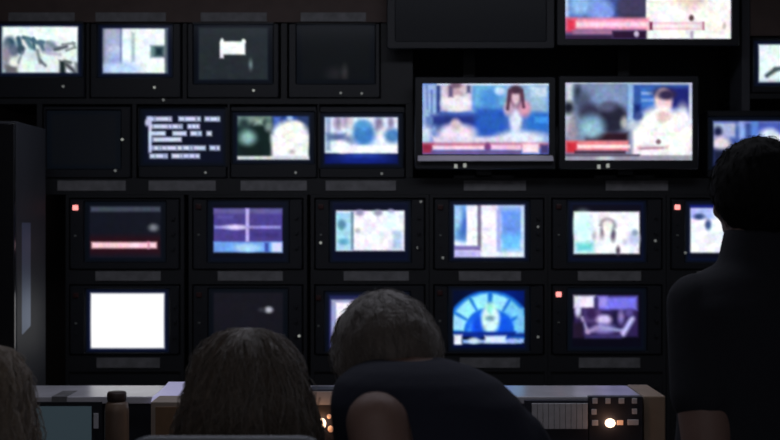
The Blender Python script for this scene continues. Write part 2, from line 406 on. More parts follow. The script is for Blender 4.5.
# --- top row
T = tube_monitor((-6, 23, 84, 97.3), (0, 25, 78, 73), [
    ('r', -2,24,3,73,(150,165,170),2), ('r', 3,26,78,40,(240,252,252),5), ('e', 9,44,6,8,(45,75,95),4), ('e', 6,56,5,13,(140,140,155),5), ('e', 14,50,5,6,(95,110,130),4), ('r', 4,64,17,73,(105,105,112),4), ('e', 14,62,5,4,(225,230,232),3),
    ('l', 18,38,21,51,5,(55,90,110),2.5), ('l', 23,37,34,40,4,(65,100,120),2.5), ('l', 27,40,32,48,5,(85,125,145),3), ('e', 21,49,4,4,(50,75,90),3), ('l', 33,38,34,49,3,(60,95,115),2), ('l', 36,42,43,42,4,(75,105,125),2.5), ('l', 40,42,44,50,5,(80,105,125),3),
    ('e', 30,54,6,5,(205,225,232),4), ('e', 50,46,6,6,(160,160,185),3), ('l', 47,42,58,48,3,(120,135,150),3), ('l', 55,49,66,46,3.5,(80,88,98),2.5), ('l', 62,44,74,42.5,2,(120,130,135),2), ('l', 66,50,74,47,2,(120,125,130),2), ('l', 72,42,75,47,2,(130,140,145),2),
    ('l', 37,50,40,62,3,(110,125,132),3), ('l', 40,60,45,65,2.5,(100,112,120),2.5), ('l', 44,52,60,54,3,(180,185,200),3), ('r', 59,60,65,74,(25,40,42),3), ('l', 64,60,70,62,3,(90,100,105),2.5), ('l', 66,64,74,71,4,(70,75,80),3), ('r', 74,62,79,74,(120,130,130),3), ('r', 62,53,76,59,(240,250,250),3), ('l', 18,62,22,52,2,(110,125,135),3)], (226,240,242),
    'small monitor in top row showing a bright picture with dark scribble-like figures', G1, controls=False, dots=((63,86,0),))
T = tube_monitor((90, 23, 180, 97.3), (101, 27, 168, 73.5), [
    ('r', 100,26,122,75,(165,168,200),4), ('r', 100,26,104,75,(120,125,140),3), ('e', 115,50,7,10,(190,195,235),8), ('e', 115,62,7,8,(150,170,225),8), ('r', 119.5,26,121.5,75,(110,125,165),2),
    ('r', 122,26,131,75,(235,250,255),3), ('r', 131,32,135,62,(165,185,195),3), ('r', 135,28,166,72,(240,252,252),4), ('e', 120,68,20,6,(190,215,250),6),
    ('r', 150,45,165,57,(100,125,130),3), ('r', 155,47,162,55,(20,45,55),4), ('r', 164,28,169,74,(80,95,105),2)], (225,240,245),
    'small monitor in top row showing pale blue panels and a dark square', G1, controls=False, dots=((154,87,1),(163,99.5,0)))
T = tube_monitor((187, 23, 278, 97.3), (197, 26, 268, 80), [
    ('r', 220,41,244.5,54,W,2.2), ('e', 221.5,41,1.6,3,W,1.5), ('e', 243,41,2,2.5,W,1.5), ('r', 219.5,42,223,57.5,W,2), ('e', 250,64,1.6,4,(110,135,130),3)], (33,40,45),
    'small monitor in top row, grey picture with one small white flag shape', G1, controls=False, dots=((253,90,1),))
T = tube_monitor((288, 23, 379, 97.3), (300, 27, 370, 80), [('e', 334,73,8,6,(27,28,31),8), ('e', 344,72,3,7,(42,42,44),4)], (9,12,15),
    'nearly black small monitor at the right end of the top row', G1, controls=False, dots=((340,92.5,0),(361,93,0)))
# --- second row
T = tube_monitor((43, 106, 130, 177.2), (50, 113, 116, 165), [], (8,10,14), 'switched-off black monitor in the second row, left of the text monitor', G2, controls=False, dots=((122,139,1),(115,170,0)))
tx = []
TC = (205,215,245)
for (y, segs) in ((118.5, ((146,171),(178,200),(204,219))), (126, ((149,182),(187,199))), (133, ((149,165),(172,186),(190,201),(206,211))), (139, ((149,181),)), (147.5, ((149,205),(209,219))), (155.5, ((149,167),(171,199)))):
    for a, b in segs: tx.append(('r', a, y-2.4, b, y+2.1, TC, 2.2))
tx += [('r', 148,116,151,152,TC,2), ('e', 147,122,3,3.5,(190,200,225),3)]
r2 = random.Random(3)
for k in range(70):
    xx = r2.uniform(150, 217); yy = r2.choice((118.5,126,133,139,147.5,155.5)); tx.append(('r', xx, yy-2.4, xx+.8, yy+2.2, (120,130,165), 1.6)) if any(a < xx < b for (y, sg) in ((118.5, ((146,171),(178,200),(204,219))), (126, ((149,182),(187,199))), (133, ((149,165),(172,186),(190,201))), (139, ((149,181),)), (147.5, ((149,205),(209,219))), (155.5, ((149,167),(171,199)))) if y == yy for a, b in sg) else None
T = tube_monitor((138, 106, 226, 177.2), (143, 111, 222, 162), tx, (7,11,30), 'small monitor in second row showing white lines of blurred text on dark blue', G2, controls=False, dots=((205,172,0),))
T = tube_monitor((230, 106, 316, 177.2), (235.5, 114.5, 309.5, 160), [
    ('r', 236,114,272,124,(120,145,140),6), ('e', 243,124,5,6,(40,60,60),5), ('e', 262,134,12,15,(14,32,30),7), ('e', 252,150,14,9,(14,28,28),6), ('e', 247,137,8,7,(140,185,178),7), ('r', 254,118,262,124,(150,170,165),5),
    ('r', 272,114,308,135,(38,55,100),4), ('r', 273,116,280,130,(70,110,190),4), ('r', 282,115,296,124,(30,70,150),4), ('e', 289,117,3,3,(150,180,230),3),
    ('e', 268,126,4,5,(120,140,140),4), ('e', 290,137,19,17,(252,254,250),6), ('r', 271,135,308,158,(252,254,250),4), ('e', 295,126,7,5,(252,250,245),4), ('e', 291,151,3,2,(190,190,190),3),
    ('r', 236,155.5,309,159.5,(215,220,222),2)], (20,40,42),
    'small monitor in second row, dark scene left and white shirted figure right', G2, controls=False, dots=((295,172,0),))
T = tube_monitor((319, 106, 404, 177.2), (323, 115.5, 398, 164), [
    ('r', 323,153,399,165,(5,15,70),2), ('e', 362,156,20,4,(50,80,190),6), ('e', 362,160,26,4,(12,30,125),6), ('r', 323,116,399,152.5,(215,230,250),2),
    ('r', 325,117,330,150,(150,165,200),3), ('r', 332,118,352,128,(215,205,225),4), ('e', 337,122,3,6,(150,140,165),4), ('e', 345,121,3,5,(160,150,175),4), ('r', 326,133,345,140,(90,110,160),4), ('e', 347,140,6,5,(120,135,175),5),
    ('e', 363,133,11,12,(60,120,190),6), ('e', 362,125,7,5,(80,150,215),5), ('e', 378,124,4,8,(125,120,155),4), ('e', 380,137,3,8,(240,240,250),4), ('e', 392,135,8,7,(70,125,185),5), ('e', 390,122,3,6,(140,140,165),3),
    ('r', 340,145,397,152,W,3), ('e', 341,146,9,6,W,4)], (5,12,60),
    'small monitor in second row showing two bright figures above a blue strip', G2, controls=False, dots=((381,173,0),))
T = tube_monitor((706, 110, 792, 177.2), (711.5, 119.5, 785, 166), [
    ('r', 712,120,740,137,(170,180,215),5), ('e', 717,131,4,5,(25,30,70),4), ('e', 720,143,9,7,(225,215,225),5), ('r', 712,120,780,123,(110,120,190),2), ('e', 741,130,3,10,(150,180,245),4), ('e', 736,131,2,9,(70,100,170),3),
    ('r', 750,120,758,140,(90,130,220),4), ('r', 758,122,781,134,(70,90,190),5), ('e', 768,134,9,6,(220,228,255),5), ('e', 776,139,6,6,(220,220,245),4), ('r', 712,149,780,166,(25,30,60),6)], (60,80,150),
    'small monitor at far right of the second row, above the standing person', G2, controls=False)
T = tube_monitor((751, 37, 838, 92.3), (757, 43, 827, 82.5), [
    ('l', 766,75,774,69,4,(60,75,80),3), ('l', 774,69,790,66,4,(70,85,90),3), ('e', 800,65,12,14,(90,120,130),8), ('r', 757,79,827,83,(200,215,215),3)], (232,246,246),
    'small bright white monitor cut by the right edge of the photo', 'small monitors at the right edge', controls=False)

# --- large flat monitors
NB = (30, 55, 130)
A = [('r', 421,82,549,155,(80,118,200),2), ('r', 421,83,437,130,(150,180,225),5), ('r', 436,82,440,112,(40,55,125),3), ('r', 440,84,472,110,(220,205,225),4), ('e', 455,90,9,9,(190,160,175),5), ('e', 455,103,14,8,(240,235,245),4), ('r', 448,82,452,96,(90,80,120),3), ('r', 466,82,470,92,(80,80,120),3), ('r', 459,84,464,90,(205,190,205),3),
    ('r', 430,114,480,125,(35,50,130),6), ('e', 440,128,4,5,(40,60,130),5), ('r', 472,83,510,110,(105,175,220),6), ('r', 505,84,547,112,(150,185,215),6), ('e', 488,98,9,9,(70,140,215),8), ('r', 476,108,505,135,(35,85,190),8), ('e', 489,120,12,10,(40,95,190),8), ('r', 526,112,548,130,(40,110,205),6),
    ('e', 515,99,8,13,(105,70,90),5), ('e', 515,97,4,7,(225,195,205),3), ('e', 515,120,6,13,(225,230,250),4), ('e', 508,108,5,7,(200,170,195),4), ('e', 524,108,6,8,(215,150,180),5), ('r', 436,82,548,84.5,(215,225,240),2), ('l', 509,90,507,108,3,(80,50,75),2.5), ('l', 521,90,523,106,3,(90,50,75),2.5), ('e', 515,89,6,4,(70,45,65),3), ('e', 455,84,6,3,(120,95,120),2.5), ('l', 426,84,427,108,2,(110,135,190),2), ('l', 431,90,431,112,2,(95,120,185),2), ('r', 425,116,432,128,(90,120,180),3), ('r', 534,116,547,122,(60,150,235),3), ('e', 499,90,5,4,(190,220,240),3), ('r', 530,86,546,96,(190,215,235),3),
    ('e', 456,134,19,11,(240,232,245),6), ('e', 455,124,5,6,(215,195,210),4), ('e', 425,135,6,9,(205,215,240),6), ('e', 520,139,26,9,(225,232,250),6), ('r', 432,136,510,143,(220,215,235),4),
    ('r', 421,142,548,147,(195,120,150),3), ('r', 421,143,432,153,(150,40,70),4), ('r', 432,145,484,149,(250,215,235),2.5), ('r', 490,144,520,149,(245,200,230),2.5), ('e', 487,146,3,4,(120,60,120),3), ('r', 522,143,538,152,(250,225,240),3),
    ('r', 430,150,520,153.5,(110,85,140),2.5), ('r', 540,144,548,153,(70,60,120),3)]
flat_monitor((414, 76, 555, 168.5), (421, 82, 549, 154), A, (60,90,170), 'large flat monitor showing two presenters side by side on blue with pink caption bar', strip=(417,154.8,552,160.5), dots=((455,165.5),(464,164.7)))
B = [('r', 564,81,692,155,(120,130,165),2), ('r', 565,82,572,135,(205,215,225),5), ('e', 578,92,4,8,(40,50,70),5), ('e', 568,107,5,6,(25,28,45),5), ('r', 582,84,628,105,(125,145,190),8), ('e', 583,103,8,12,(70,80,110),8), ('e', 590,112,10,9,(50,50,75),6), ('e', 612,118,15,15,(35,35,55),7), ('r', 585,132,627,141,(45,22,35),4), ('e', 607,106,8,5,(85,90,120),5),
    ('e', 591,126,13,12,(120,160,185),8), ('e', 590,128,8,7,(150,190,205),6), ('e', 571,130,5,14,(150,145,165),5), ('e', 624,122,4,6,(170,175,170),4), ('r', 627,83,692,125,(50,85,165),3), ('r', 627,83,633,120,(150,185,230),3), ('r', 640,87,655,106,(60,115,205),4), ('r', 641,91,653,94,(140,175,235),2), ('r', 641,98,653,101,(110,155,225),2), ('r', 662,87,689,107,(30,35,115),4), ('r', 634,104,640,116,(20,40,110),4), ('e', 662,92,10,5,(45,40,80),5),
    ('r', 627,81.5,692,84,(150,170,210),2), ('r', 564,81.5,692,83,(175,185,205),1.5), ('r', 688.5,82,692,155,(195,205,220),2),
    ('e', 663,100,9,12,(245,215,215),4), ('e', 666,94,9,5,(50,40,75),4), ('e', 660,128,24,22,(252,250,250),8), ('e', 682,128,9,23,(252,250,250),5), ('r', 632,125,691,155,(252,250,250),5), ('e', 631,124,6,5,(190,210,225),5), ('e', 663,116,7,6,(235,205,205),4), ('e', 638,115,4,4,(60,80,140),4),
    ('e', 658,141,2.5,2.5,(130,100,110),2), ('r', 636,145,668,149,(225,195,205),3), ('l', 640,148,662,147,1.5,(180,140,155),2),
    ('r', 565,140,628,150,(235,130,140),3), ('r', 566,141,576,152,(200,45,60),4), ('r', 577,144,630,147.5,(255,225,225),2), ('r', 574,150,625,153,(70,45,65),2)]
flat_monitor((558, 75, 698, 168.5), (564, 81, 692.5, 160), B+[('r',560,154.5,693,161,(150,148,165),2),('r',560,153.5,693,155.5,(90,80,100),1.5),('r',640,150,691,155,(250,248,250),3),('e',604,157.5,7,1.5,(215,215,225),2)], (60,70,120), 'large flat monitor showing dark audience left and white-shirted speaker right', dots=((598,166),(607,165)))
C = [('r', 564,-50,640,16,(60,80,150),3), ('r', 566,-50,600,16,(105,145,215),8), ('e', 600,8,12,10,(130,160,235),6), ('e', 580,4,9,9,(140,185,235),6), ('e', 608,12,5,5,(120,150,230),4), ('e', 632,8,14,14,(40,40,60),7), ('r', 618,-20,646,15,(65,60,95),6), ('r', 564,-50,568,16,(190,210,245),4),
    ('r', 645.5,-50,730.5,38,(253,253,248),2), ('e', 690,-18,20,26,(235,210,200),8), ('e', 655,1,4,1,(220,225,225),2),
    ('r', 565,17,648,29,(245,150,180),4), ('r', 566,18,575,31,(220,50,80),5), ('r', 576,21,648,26,(255,215,235),3), ('r', 648,21,704,29,(240,205,215),1.5), ('r', 650,23.5,700,27,(250,235,238),1.5), ('r', 649,21,652,29,(130,40,80),2), ('r', 702,21,704,29,(190,120,150),1.5), ('e', 691,17,2.5,3,(90,70,70),2), ('e', 724,25,1.8,3,(190,190,185),2), ('r', 690,30,693,38,(190,175,195),2),
    ('r', 572,29,612,34,(160,110,150),3), ('r', 612,30,646,38,(40,18,50),3), ('e', 636,33,2.5,3,(220,200,220),2), ('r', 564,34,612,39,(50,30,60),3)]
flat_monitor((556, -62, 739, 45), (564, -56, 731.5, 38.5), C, (80,80,130), 'large bright flat monitor at top edge of the photo, half white picture', foot=False)
flat_monitor((386, -62, 554, 48), (394, -56, 546, 41), [], (5,6,8), 'switched-off large black flat monitor beside the bright one at top edge', foot=False)

# --- rack rows three and four
def rack_mon(i, row, shapes, base, glass, label, tally=None, dots=()):
    cx = CX[i]; y0 = (198.5, 285)[row]; y1 = (268.5, 353.5)[row]
    return tube_monitor((cx-54.5, y0, cx+54.5, y1), glass, shapes, base, label, (G3, G4)[row], tally=tally, dots=dots)
rack_mon(0, 0, [('r', 90,206,160,211,(62,70,84),2.5), ('r', 88,236,160,253,(42,10,20),8), ('r', 91,241.5,156,247.5,(255,205,218),2.5), ('r', 147,241,149,248,(205,140,160),2), ('e', 153,227,4.5,3.5,(115,120,128),4)], (17,19,30), (88,204,161,258),
    'rack monitor with nearly dark picture and a thin pinkish bar, red tally light lit', tally='red')
rack_mon(1, 0, [('r', 210,203,285,259,(6,7,20),1), ('r', 213,208,281.5,251,(74,62,140),1.5), ('r', 213,208,281,213,(95,90,150),3), ('r', 213,241,281.5,251.5,(110,160,235),2.5), ('e', 247,247,12,4,(165,215,245),3), ('r', 271,242,281,251,(215,225,250),2.5), ('r', 264,242,268,251,(60,80,170),2),
    ('r', 245,208,248.5,241,(185,175,235),1.8), ('r', 214,225,280,228,(150,140,215),2), ('e', 235,226.5,9,2.5,(225,215,250),3), ('r', 217,215,232,218,(95,82,165),4), ('r', 252,232,278,236,(60,50,125),4)], (70,60,135), (211,203,284,258.5),
    'rack monitor showing a purple picture with a pale cross and light blue strip')
rack_mon(2, 0, [('r', 330,203,408,260,(6,9,30),1), ('r', 335.5,210,403.5,250,(245,245,255),2), ('r', 335.5,212,351,249.5,(165,215,240),2.5), ('e', 341,224,4,5,(90,140,175),3), ('e', 343,241,5,3,(90,165,195),3), ('r', 350,211,353,249,(110,140,165),2), ('e', 357,230,2.5,2.5,(190,190,205),2.5), ('r', 392,230,401,248,(175,200,225),4), ('e', 359,212,4,3,(160,150,180),3), ('e', 377,212,4,3,(150,145,170),3), ('e', 390,211,3,2.5,(170,165,190),3), ('r', 384,213,402,228,(235,252,255),5)], (240,245,255), (333,203,406,258.5),
    'rack monitor with a very bright washed-out picture and pale blue left strip', dots=((320,242,1),(417,247,0),(420,201,0)))
rack_mon(3, 0, [('r', 453,204,477,258,(240,248,255),2), ('r', 453,204,466,240,(120,180,235),4), ('e', 462,225,5,14,(65,110,195),5), ('e', 457,216,4,10,(170,220,250),5), ('r', 466,205,477,244,(248,250,255),2.5), ('r', 476.5,204,480.5,246,(125,115,145),2), ('r', 453,245,480,250,(120,110,175),2.5), ('r', 453,250,480,257,(190,180,235),3), ('r', 481,204,496,252,(245,242,255),3), ('r', 498,205,524,214,(150,185,240),4), ('r', 500,210,522,238,(105,150,240),5), ('r', 500,234,521,250,(105,190,250),8), ('r', 520,206,524,257,(195,220,250),2.5), ('r', 480,252,523,257,(232,240,255),2.5), ('r', 496,210,499.5,250,(165,170,230),3)], (220,225,250), (452.5,203.5,524.5,257.5),
    'rack monitor with white and blue vertical panels on screen, above the blue dial monitor', dots=((442,257,0),(537,226,0)))
rack_mon(4, 0, [('r', 569,203,642,259,(9,8,22),1), ('r', 573,211,638.5,253,(246,248,255),2), ('e', 582,226,10,14,(215,255,252),8), ('r', 575,242,592,251,(110,215,220),6), ('a', 606.5,226,5.5,9,-10,190,(170,165,178),3), ('e', 601,231,2.2,6,(135,125,140),3), ('e', 612,234,2.5,6,(100,85,110),3), ('e', 593,235,2,4,(175,185,195),3), ('e', 606.5,227,4,7,(252,240,240),3), ('e', 617,250,2,4,(85,70,90),2.5), ('e', 633,238,6,6,(190,200,235),5), ('e', 624,241,3,3,(205,205,225),3), ('e', 634,232,3,3,(140,160,190),3)], (245,248,255), (570.5,203,641.5,258.5),
    'rack monitor showing a pale long-haired figure on a white background', dots=((654,240,0),))
rack_mon(5, 0, [('r', 689,208,712,220,(170,185,250),4), ('r', 689,218,760,252,(246,246,255),4), ('e', 698,216,5,3,(50,70,120),3), ('e', 707,224,3,5,(60,80,130),3), ('r', 685,203,765,207.5,(20,30,120),2), ('r', 685,252,765,260,(8,8,25),2), ('e', 740,230,18,16,(190,200,240),8)], (235,238,255), (688.5,203.5,761,258.5),
    'rack monitor with a bright picture and lit red tally, partly behind the standing person', tally='red', dots=((654+30,252,0),))
rack_mon(0, 1, [], (255,255,255), (89,291.5,164.5,348.5), 'rack monitor with a plain blank white screen')
rack_mon(1, 1, [('e', 268,309,4,3,(175,178,185),3), ('e', 261,309,3,2,(50,50,60),3)], (20,19,27), (212,291,283,348), 'dark rack monitor with one tiny white spot above the long brown hair', dots=((298.5,335,1),))
rack_mon(2, 1, [('r', 330,299,408,348,(150,160,200),2), ('r', 335.5,302,402,346,(240,240,255),2), ('r', 328,299,330.5,348,(60,60,120),2)], (30,35,80), (328,294,405,348),
    'rack monitor mostly hidden by the hunched person, a bright white corner showing')
dial = [('r', 450,286,527,350,(0,8,40),1), ('e', 505,296,26,16,(0,28,125),22), ('a', 488,334,0,44,-8,188,(25,110,215),3)]
for a0, a1 in ((4,26),(32,55),(60,84),(92,116),(121,147),(152,176)): dial.append(('a', 488,332,25,39,a0,a1,(150,232,255) if a0 > 50 else (120,210,250),3))
dial += [('a', 488,333,0,24,-5,185,(25,110,240),3), ('a', 488,333,17,21,0,180,(55,140,245),3), ('e', 477,325,6,12,(15,75,225),5), ('e', 504,326,8,12,(15,85,230),6), ('e', 489.5,318,9,15,(215,250,252),4), ('e', 489,317.5,4.5,2.5,(120,165,175),3), ('e', 489,308,3,5,(150,240,230),3),
         ('r', 452,331,525,336,(10,40,140),3), ('r', 453,334,461,345,(240,250,255),3), ('r', 462,339,520,342.5,(150,190,250),2.5), ('r', 484,335,505,342,(215,235,255),3), ('e', 473,340,5,3,(215,235,255),3), ('e', 512,340,7,2.5,(160,190,250),2.5), ('r', 519,338,523,342,(160,190,250),2), ('r', 450,344,527,349,(0,8,60),2), ('r', 516,308,523,332,(120,200,250),4)]
rack_mon(3, 1, dial, (0,10,50), (451.5,289,524.5,347.5), 'rack monitor showing a blue semicircular dial with white segments', dots=((537,336,0),))
rack_mon(4, 1, [('r', 569,289,642,350,(6,5,18),1), ('r', 573,295,637,336,(45,30,80),3), ('r', 573,295,594,307,(240,235,255),3), ('e', 577,310,3,6,(215,210,245),3), ('r', 597,296,636,309,(118,112,232),4), ('r', 597,296,606,306,(150,140,225),4), ('r', 593,297,597,312,(60,50,110),3), ('r', 583,309,600,322,(80,60,120),4), ('e', 590,313,5,5,(50,30,80),4), ('r', 611,310,617,328,(30,22,65),4), ('e', 603,319,7,5,(215,200,245),4), ('e', 603,328,10,5,(130,125,200),5), ('l', 581,317,587,332,3,(165,150,200),3), ('l', 586,331,600,326,4,(165,145,205),4), ('l', 601,327,622,330,3,(150,150,210),3), ('l', 622,333,631,318,5,(200,190,245),4), ('e', 620,316,3,6,(140,125,195),4), ('e', 628,312,4,4,(90,75,150),4), ('r', 572,322,582,337,(32,20,42),4), ('r', 584,334,620,337.5,(60,50,110),3)], (20,12,45), (570.5,290.5,641.5,347),
    'rack monitor showing a violet scene of blurred figures, red tally lit', tally='red')

# ------------------------------------------------------------------ tall cabinet at the left with a steel bar
dC = 4.0
cb = thing('tall_cabinet', (X(0, dC), 4.2, 0), 'dark grey tall cabinet with black door, left of the racks', 'cabinet')
xb = X(14, 4.0); xa = xb-.55; zt = Z(120, dC)
obj('carcass', bx(xa, xb, 4.02, 4.36, .04, zt, bev=.004), 'cabinet', cb)
obj('plinth', bx(xa+.01, xb-.01, 4.05, 4.34, 0, .04), 'rack', cb)
obj('door', bx(xa+.005, xb-.002, 4.0, 4.018, .06, zt-.01, bev=.003), 'blackgloss', cb)
xw = xb+.0005; y0_, y1_ = 4.075, 4.135; zl, zh = Z(337, 4.1), Z(222, 4.1); w_ = .0125
o = obj('reflector_bar', MB().add([(xw,y0_,zl+.012),(xw+w_,y1_,zl+.04),(xw,y1_,zl+.04),(xw,y0_,zh),(xw+w_,y1_,zh),(xw,y1_,zh)], [(0,2,1),(3,4,5),(0,1,4,3),(1,2,5,4),(2,0,3,5)]), 'steel', cb)  # wedge shaped and tilted to mirror the white screen as a bright streak
o['label'] = 'long vertical steel bar angled to reflect the white screen'

# ------------------------------------------------------------------ control desk
LZ = .92; yF, yB = 3.388, 3.62
dk = thing('control_desk', (X(300, 3.2), 3.1, 0), 'long dark control desk with a grey raised ledge in front of the racks', 'desk')
def PX(px, d): return (px-390)*d/FPX
lx0, lx1 = -1.75, PX(642, yF)
obj('desk_top', bx(lx0, PX(664, 3.3), 2.40, 3.66, .715, .755, bev=.006), 'desk', dk)
obj('ledge', bx(lx0, lx1, yF, yB, LZ-.022, LZ, bev=.003), 'ledge', dk)
obj('front_panel', bx(lx0, lx1, yF+.02, yF+.035, .755, LZ-.022), 'console', dk)
obj('rear_panel', bx(lx0, lx1, yB-.02, yB-.005, .02, LZ-.022), 'console', dk)
obj('end_panel', bx(lx1+.001, PX(664, yF), yF-.01, yB, .756, LZ+.003, bev=.004), 'wood', dk)['label'] = 'tan wooden end panel'
for x in (-1.70, -.6, .72): obj('leg_panel', bx(x, x+.04, 2.5, 3.59, 0, .715), 'desk', dk)

def facepx(x0, y0, x1, y1, t, d=3.4):  # box on the console front at depth d
    return (PX(x0, d), PX(x1, d), d, d+t, CZ-(y1-220)*d/FPX, CZ-(y0-220)*d/FPX)
# built-in dim monitor
dm = thing('desk_monitor', (PX(64, 3.39), 3.395, .757), 'dim bluish-grey flat monitor set in the left end of the control desk', 'monitor')
zb = .757
x0, x1 = PX(26, 3.37), PX(100, 3.37); z1 = CZ-(402-220)*3.37/FPX
obj('housing', bx(x0, x1, 3.378, 3.405, zb, z1), 'plastic', dm)
gx0, gx1, gz1 = PX(31, 3.37), PX(90, 3.37), CZ-(406-220)*3.37/FPX
obj('screen', bx(gx0, gx1, 3.3745, 3.378, zb+.01, gz1), mat('dim_screen', (.03,.035,.04), .3, emit=(.022,.034,.042), estr=1.0), dm)
k = obj('side_button', bx(PX(92.5, 3.37), PX(97, 3.37), 3.373, 3.378, CZ-(428-220)*3.37/FPX, CZ-(413-220)*3.37/FPX), 'greypad', dm); k['label'] = 'pale vertical key'
# slip of card hanging over the ledge
d_ = 3.384
tag(obj('paper_slip', MB().box(PX(51,d_), PX(66,d_), d_-.0015, d_, CZ-(402-220)*d_/FPX, LZ+.0012).box(PX(51,d_), PX(66,d_), d_, 3.50, LZ+.0002, LZ+.0012), 'label'),
    'small grey paper slip hanging over the ledge above the dim desk monitor', 'paper')
# bottle
bt = thing('bottle', (PX(116, 3.2), 3.2, .757), 'brown plastic bottle with dark cap standing on desk left of the pale box', 'bottle')
def lathe(prof, c, n=24):
    mb = MB(); vs = []; fs = []
    for r, z in prof:
        for k in range(n): a = 2*math.pi*k/n; vs.append((c[0]+r*math.cos(a), c[1]+r*math.sin(a), z))
    L = len(prof)
    for i in range(L-1):
        for k in range(n): fs.append((i*n+k, i*n+(k+1)%n, (i+1)*n+(k+1)%n, (i+1)*n+k))
    fs += [tuple(range(n))[::-1], tuple(range((L-1)*n, L*n))]
    return mb.add(vs, fs)
c = (PX(116, 3.2), 3.2)
zc = CZ-(400-220)*3.2/FPX; zt_ = CZ-(391-220)*3.2/FPX
obj('body', lathe([(.03,.757),(.034,.762),(.0345,.80),(.034,zc-.03),(.031,zc-.008),(.024,zc)], c), 'bottle', bt, smooth=True)
obj('cap', lathe([(.026,zc+.0005),(.027,zc+.004),(.027,zt_-.004),(.024,zt_)], c), 'darkcap', bt, smooth=True)
# pale box
db = 3.25
zbt = CZ-(400-220)*db/FPX
pb = thing('box', (PX(167, db), db+.05, .757), 'beige box with brown front standing on the desk beside the long brown hair', 'box')
bx0, bx1 = PX(150, db), PX(190, db)
obj('body', bx(bx0, bx1, db, db+.12, .775, zbt-.004, bev=.002), 'beige', pb)
obj('stand', bx(bx0+.01, bx1-.01, db+.01, db+.11, .757, .775), 'darkcap', pb)
obj('front_panel', bx(bx0+.014, bx1-.01, db-.003, db, .785, zbt-.018), 'brown', pb)
pl = thing('glow_sheet', (PX(165, yF), yF+.08, LZ+.001), 'small lavender sheet with added glow lying on the ledge above the beige box', 'sheet')
# a thin sheet with added glow, its lower edge bent over the ledge front
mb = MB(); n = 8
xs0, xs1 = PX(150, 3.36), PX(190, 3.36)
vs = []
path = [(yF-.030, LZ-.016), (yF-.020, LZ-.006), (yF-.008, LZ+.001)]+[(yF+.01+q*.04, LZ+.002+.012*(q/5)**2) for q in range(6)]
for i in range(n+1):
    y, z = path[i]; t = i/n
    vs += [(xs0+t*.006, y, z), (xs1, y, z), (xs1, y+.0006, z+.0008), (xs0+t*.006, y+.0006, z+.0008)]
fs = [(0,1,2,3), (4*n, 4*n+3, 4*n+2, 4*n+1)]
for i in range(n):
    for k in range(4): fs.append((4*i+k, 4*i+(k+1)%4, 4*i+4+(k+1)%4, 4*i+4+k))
obj('glow_face', MB().add(vs, fs), 'pale', pl, smooth=False)
# grey device on the ledge edge and lamps
dv = thing('switch_box', (PX(323, 3.33), 3.34, .757), 'grey switch box with glowing orange lamp between the long hair and the hunched person', 'switch box')
d_ = 3.30
def fz(y, d): return CZ-(y-220)*d/FPX
obj('body', bx(PX(309, d_), PX(336, d_), d_, d_+.075, .757, fz(389, d_), bev=.003), 'console', dv)
k = obj('top_plate', bx(PX(309.5, d_), PX(335.5, d_), d_-.004, d_, fz(404, d_), fz(390.5, d_)), 'greypad', dv)
k['label'] = 'dull grey plate'
obj('lamp', MB().ell((PX(321.5, d_), d_-.008, fz(422.5, d_)), (.0115, .010, .016)), 'bulb', dv, smooth=True)['label'] = 'glowing warm white lamp'
obj('small_lamp', MB().ell((PX(328.5, d_), d_-.004, fz(415.5, d_)), (.007, .006, .007)), 'bulb2', dv, smooth=True)
obj('small_lamp', MB().ell((PX(330, d_), d_-.004, fz(428, d_)), (.009, .006, .010)), 'bulb2', dv, smooth=True)
L = bpy.data.lights.new('lamp_light', 'POINT'); L.color = (1, .45, .18); L.energy = .06; L.shadow_soft_size = .012
lo = bpy.data.objects.new('lamp_light', L); col.objects.link(lo); lo.parent = dv; lo.location = Vector((PX(318, d_), d_-.04, fz(421, d_)))-dv.location
tag(obj('paper_note', MB().add([(PX(336,3.22),3.16,.7575),(PX(352,3.22),3.16,.7575),(PX(348,3.26),3.30,.7575),(PX(333,3.26),3.28,.795),(PX(336,3.22),3.16,.7590),(PX(352,3.22),3.16,.7590),(PX(348,3.26),3.30,.7590),(PX(333,3.26),3.28,.7965)],
    [(0,3,2,1),(4,5,6,7),(0,1,5,4),(1,2,6,5),(2,3,7,6),(3,0,4,7)]), 'label'), 'small white paper note on the desk beside the hunched person', 'paper')
# grey key panel
kp = thing('key_panel', (PX(560, 3.37), 3.38, .757), 'grey panel of tall narrow keys on desk right of the hunched person', 'control panel')
d_ = 3.365
obj('body', bx(PX(524, d_), PX(587.5, d_), d_, d_+.03, .757, fz(400, d_)), 'console', kp)
for i in range(10):
    xa = PX(531+i*5.6, d_); obj('key', bx(xa, xa+.0155, d_-.006, d_, fz(428, d_), fz(402.5, d_), bev=.0012), 'greypad', kp)
# intercom panel
ip = thing('intercom_panel', (PX(614, 3.37), 3.38, .757), 'black panel with square grey buttons and one glowing lamp, beside wooden end panel', 'control panel')
obj('body', bx(PX(588.2, d_), PX(642, d_), d_, d_+.03, .757, fz(396, d_), bev=.002), 'desk', ip)
for (bx_, by_, ww) in ((594,400,5),(607,400,5),(620.5,400,5.5),(633.5,400,5),(593,411,5),(633.5,410.5,5),(594,422,6),(632,421.5,11)):
    obj('button', bx(PX(bx_-ww/2, d_), PX(bx_+ww/2, d_), d_-.006, d_, fz(by_+2.7, d_), fz(by_-2.7, d_), bev=.0012), 'greypad', ip)
obj('lamp', MB().ell((PX(609, d_), d_-.006, fz(422, d_)), (.0155, .009, .0135)), 'bulb', ip, smooth=True)['label'] = 'glowing warm white lamp'
obj('small_lamp', bx(PX(616, d_), PX(622, d_), d_-.005, d_, fz(424, d_), fz(419.5, d_)), 'bulb2', ip)
L = bpy.data.lights.new('panel_light', 'POINT'); L.color = (1, .5, .3); L.energy = .03; L.shadow_soft_size = .012
